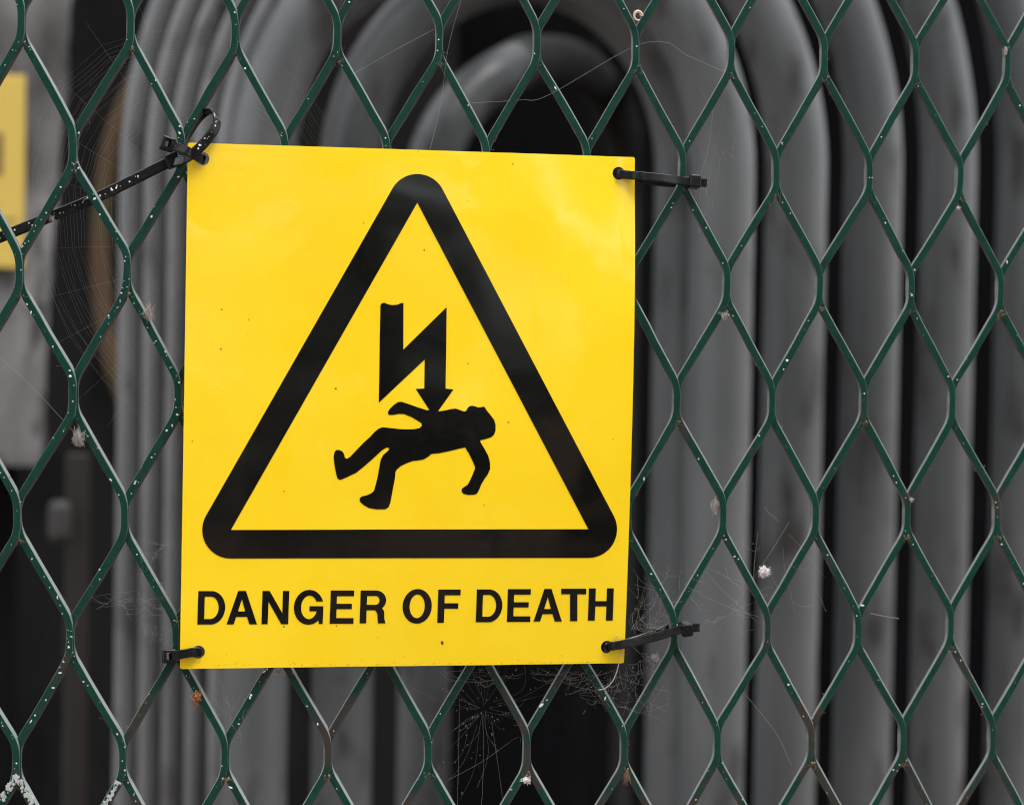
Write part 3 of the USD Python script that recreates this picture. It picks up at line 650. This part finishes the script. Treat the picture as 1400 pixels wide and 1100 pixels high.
# orb web behind the mesh on the left; its hub lies behind the sign
r = np.random.default_rng(11)
hub = at_y(330, 335, 0.012); orb = []
spokes = np.sort(np.linspace(0, 2 * math.pi, 30, endpoint=False) + r.uniform(-.06, .06, 30))
def rad_at(th): return (0.062 + 0.022 * math.cos(th - math.pi * 0.92)) * (1 + .05 * math.sin(3 * th))
for th in spokes:
    e = hub + np.array([math.cos(th), 0.012, math.sin(th) * 1.25]) * rad_at(th) * 1.12
    orb.append(thread([hub, (hub + e) / 2 + r.normal(0, .0006, 3), e], 0.00002))
for k_ in range(44):
    f_ = 0.30 + 0.70 * k_ / 43
    pts = [hub + np.array([math.cos(th), 0.012, math.sin(th) * 1.25]) * rad_at(th) * f_ * (1 + r.normal(0, .006)) for th in spokes]
    start = r.integers(0, 30); cnt = r.integers(18, 30); pts = [pts[(start + q_) % 30] for q_ in range(cnt)]
    orb.append(tube(np.vstack([np.linspace(pts[i], pts[i + 1], 4)[:-1] - np.array([0, 0, 0.0004]) * np.array([0, 1, 1])[:, None] for i in range(cnt - 1)]), 0.000017, 3, cap=False))
obj('orb_web', cat(orb), m_silk, smooth=False, label='fine round orb web stretched behind the mesh left of the sign', cat='spider web')
# broken web below the sign
hub = at_y(661, 971, 0.004); wb = []
for _ in range(30):
    th = r.uniform(0, 2 * math.pi); d = np.array([math.cos(th), r.normal(0, .06), math.sin(th) * 1.1]); l = r.uniform(.008, .034)
    s_ = r.uniform(0, .4) * l
    P = [hub + d * s_, hub + d * (s_ + l) / 2 + r.normal(0, .0013, 3), hub + d * l + r.normal(0, .0025, 3)]
    wb.append(thread(P, r.uniform(.000015, .00003), r.uniform(0, .0015)))
    for _k in range(r.integers(1, 7)):
        e = ICO.copy(); e.vertices *= np.array([1, 1, r.uniform(1, 4)]) * r.uniform(.00005, .00014); t = r.random(); e.vertices += P[0] * (1 - t) + P[2] * t; wb.append(e)
for L_ in ([(660, 975), (661, 1040), (658, 1110)], [(628, 955), (627, 1030), (625, 1110)], [(672, 985), (683, 1060), (690, 1110)], [(612, 1066), (660, 1040), (706, 1008), (712, 1015)]):
    wb.append(thread(web_pts(L_, .003), .000035))
obj('broken_web', cat(wb), m_silk, smooth=False, label='dusty broken web radiating below the bottom edge of the sign', cat='spider web')
def tangle(name, label, regions, n, seed, rr=(.00002, .00005), y=(-.004, .004), mat=m_silk, catg='spider web', bits=0.5):
    r = np.random.default_rng(seed); out = []
    for _ in range(n):
        x0, y0, x1, y1 = regions[r.integers(len(regions))]
        a_ = at_y(r.uniform(x0, x1), r.uniform(y0, y1), r.uniform(*y)); b_ = at_y(r.uniform(x0, x1), r.uniform(y0, y1), r.uniform(*y))
        b_ = a_ + (b_ - a_) * min(1.0, 0.009 / max(np.linalg.norm(b_ - a_), 1e-6)) if r.random() < .6 else b_
        k1, k2 = a_ * .67 + b_ * .33 + r.normal(0, .0004, 3), a_ * .33 + b_ * .67 + r.normal(0, .0004, 3)
        out.append(thread([a_, k1, k2, b_], r.uniform(*rr), r.uniform(0, .002), 5))
        if r.random() < bits:
            e = ICO.copy(); e.vertices *= (1 + r.uniform(-.4, .4, (len(e.vertices), 1))) * r.uniform(.00006, .0002); e.vertices += a_ * .4 + b_ * .6; out.append(e)
    return obj(name, cat(out), mat, smooth=False, label=label, cat=catg)
tangle('cobweb', 'dense dusty cobweb between the lower right sign edge and the strand', [(858, 828, 925, 872), (862, 845, 922, 862), (856, 800, 905, 870), (862, 770, 935, 860), (858, 880, 915, 930)], 95, 31)
tangle('cobweb', 'cobweb fan spreading right from the lower right cable tie towards the white fluff', [(935, 800, 1060, 850), (930, 840, 1000, 870), (925, 770, 1050, 860), (990, 690, 1130, 840)], 32, 32, (.00002, .00005))
tangle('cobweb', 'brown matted cobweb hanging under the bottom right edge of the sign', [(770, 912, 850, 950), (720, 912, 800, 935), (790, 915, 860, 975), (600, 912, 720, 935), (840, 905, 920, 990)], 110, 33, (.00002, .00005))
tangle('cobweb', 'wispy grey cobweb across the cell left of the lower left tie', [(110, 800, 235, 850), (120, 815, 230, 832), (180, 735, 240, 800), (190, 850, 240, 880)], 60, 34, (.000015, .00004))
tangle('cobweb', 'thin cobweb in the cells below the orange leaf scrap', [(300, 930, 335, 1060), (255, 915, 330, 990), (280, 940, 330, 1000)], 26, 35, (.00002, .00005))
tangle('cobweb', 'thin cobweb in the cells right of the upper right tie', [(940, 120, 1010, 235), (935, 215, 985, 330), (945, 180, 985, 300)], 20, 36, (.000015, .00003))
sk = 'single silk threads strung between the strands'
for lab, L_ in (('silk thread sloping up to the strand above the sign, left of centre', [(485, 100), (545, 66), (594, 40)]),
                ('silk thread swagged above the sign from centre to the right', [(640, 141), (710, 137), (750, 130), (862, 66), (910, 58), (940, 76), (995, 100)]),
                ('long upright silk thread in front of the dark above the sign', [(630, 0), (612, 70), (603, 140), (588, 205)]),
                ('upright silk thread above the upper right tie head', [(975, 150), (969, 200), (958, 240)]),
                ('silk thread slanting down in the cell right of the white fluff', [(1020, 950), (1060, 1000), (1082, 1045)]),
                ('silk thread slanting across the far left cells', [(0, 488), (40, 525), (78, 565), (110, 600)]),
                ('pale silk scrap lying level across the right hand cells', [(1190, 838), (1210, 842), (1229, 845)])):
    obj('silk_thread', thread(web_pts(L_, -.001), .00006 if 'scrap' not in lab else .00014), m_silk, smooth=False, label=lab, cat='silk thread')
def tuft(name, label, catg, px, py, size, n, mat, seed, rr=(.00003, .00007), y=-.002, stretch=(1, 1, 1), solid=0.0):
    r = np.random.default_rng(seed); c_ = at_y(px, py, y); out = []; size = size * 0.8
    for _ in range(int(n * 1.6)):
        d = r.normal(size=3) * np.array(stretch); d *= size * r.uniform(.3, 1) / np.linalg.norm(d); s_ = r.normal(0, size * .25, 3) * np.array(stretch)
        s2 = r.normal(0, size * .3, 3) * np.array(stretch)
        out.append(tube(smooth_path([c_ + s_, c_ + s_ * .5 + d * .4 + s2, c_ + d * .8 - s2, c_ + d * .7 + s_ * .6], 4), r.uniform(*rr), 3))
    if solid:
        e = trimesh.creation.icosphere(2); e.vertices *= solid * (0.75 + .6 * meshkit.fbm(e.vertices * 2.2 + seed, 3, seed)[:, None]) * np.array(stretch); e.vertices += c_; out.append(e)
    return obj(name, cat(out), mat, smooth=True, label=label, cat=catg)
tuft('seed_fluff', 'white fluffy seed caught in the mesh right of the sign', 'seed', 1045, 781, .0030, 260, m_fluff, 1, (.00003, .00006), solid=.0013)
tuft('lint_tuft', 'pale matted lint under the joint left of the sign', 'lint', 107, 598, .0045, 60, m_lint, 2, stretch=(.7, .5, 1.3), solid=.0012)
tuft('lint_tuft', 'small grey lint on the strand between the orb web and the sign', 'lint', 202, 428, .0040, 40, m_lint, 3, stretch=(.8, .5, 1.2))
tuft('leaf_scrap', 'orange brown leaf scrap hanging under the lower left corner of the sign', 'leaf', 268, 953, .0034, 36, m_orange, 4, (.0001, .00022), stretch=(.8, .6, 1.4), solid=.0011)
tuft('leaf_scrap', 'pale dry leaf scrap below the bottom edge of the sign near the D', 'leaf', 383, 919, .0028, 34, m_lint, 5, stretch=(1.3, .5, .6), solid=.0007)
tuft('lint_tuft', 'pinkish lint hanging beside the lower right cable tie', 'lint', 896, 899, .0030, 30, m_lint, 6, solid=.0007)
tuft('lint_tuft', 'whitish lint under the third joint along the bottom edge', 'lint', 719, 1066, .0028, 50, m_fluff, 7, stretch=(1.2, .6, .7), solid=.0010)
tuft('lint_tuft', 'brown lint under the joint below the lower right cable tie', 'lint', 857, 1061, .0035, 34, m_brownlint, 8, stretch=(.7, .6, 1.3), solid=.0009)
tuft('lint_tuft', 'thin lint under the joint right of the sign at mid height', 'lint', 990, 432, .0034, 24, m_lint, 9, (.00004, .00008))
tuft('lint_tuft', 'pale lint at the joint right of the sign above the fluff', 'lint', 978, 690, .0038, 34, m_lint, 10, (.00004, .0001), stretch=(.5, .5, 1.5))
tuft('lint_tuft', 'pinkish scrap under the joint near the right edge', 'lint', 1310, 285, .0016, 22, m_lint, 12, solid=.0007)
tuft('lint_tuft', 'pale lump on the joint in the upper right corner', 'lint', 1375, 70, .0022, 30, m_lint, 13, stretch=(.6, .6, 1.6), solid=.0010)
tuft('lint_tuft', 'pale lump on the joint right of the sign beside the dark gap', 'lint', 1246, 683, .0018, 26, m_lint, 14, solid=.0006)
tuft('lint_tuft', 'bright scrap stuck to the long black cable tie', 'lint', 71, 299, .0020, 24, m_lint, 15, y=.002, solid=.0006)
# curled husk on the joint above the sign
c_ = at_y(872, 22, -.003); th = np.linspace(0, 5.2, 30)
P = c_ + np.c_[0.0016 * np.cos(th), -0.0004 * th / 5, 0.0018 * np.sin(th)]
obj('curled_husk', sweep(P, np.stack([circle(a_, 8) for a_ in np.linspace(.0008, .00035, 30)]), tube_frames(P)), plain('pink_husk', (0.50, 0.36, 0.30), .6), label='small curled pale husk on the joint above the sign', cat='husk')
# dry stem on the lower right corner of the sign
P = smooth_path([sp(843, 868, .0006), sp(849, 885, .0010), sp(847, 900, .0012), at_y(844, 915, -.006), at_y(838, 930, -.005), at_y(828, 940, -.004), at_y(818, 943, -.003)], 8)
obj('dry_stem', tube(P, .00022, 6), m_lint, label='thin pale dry stem curling below the lower right sign corner', cat='stem')
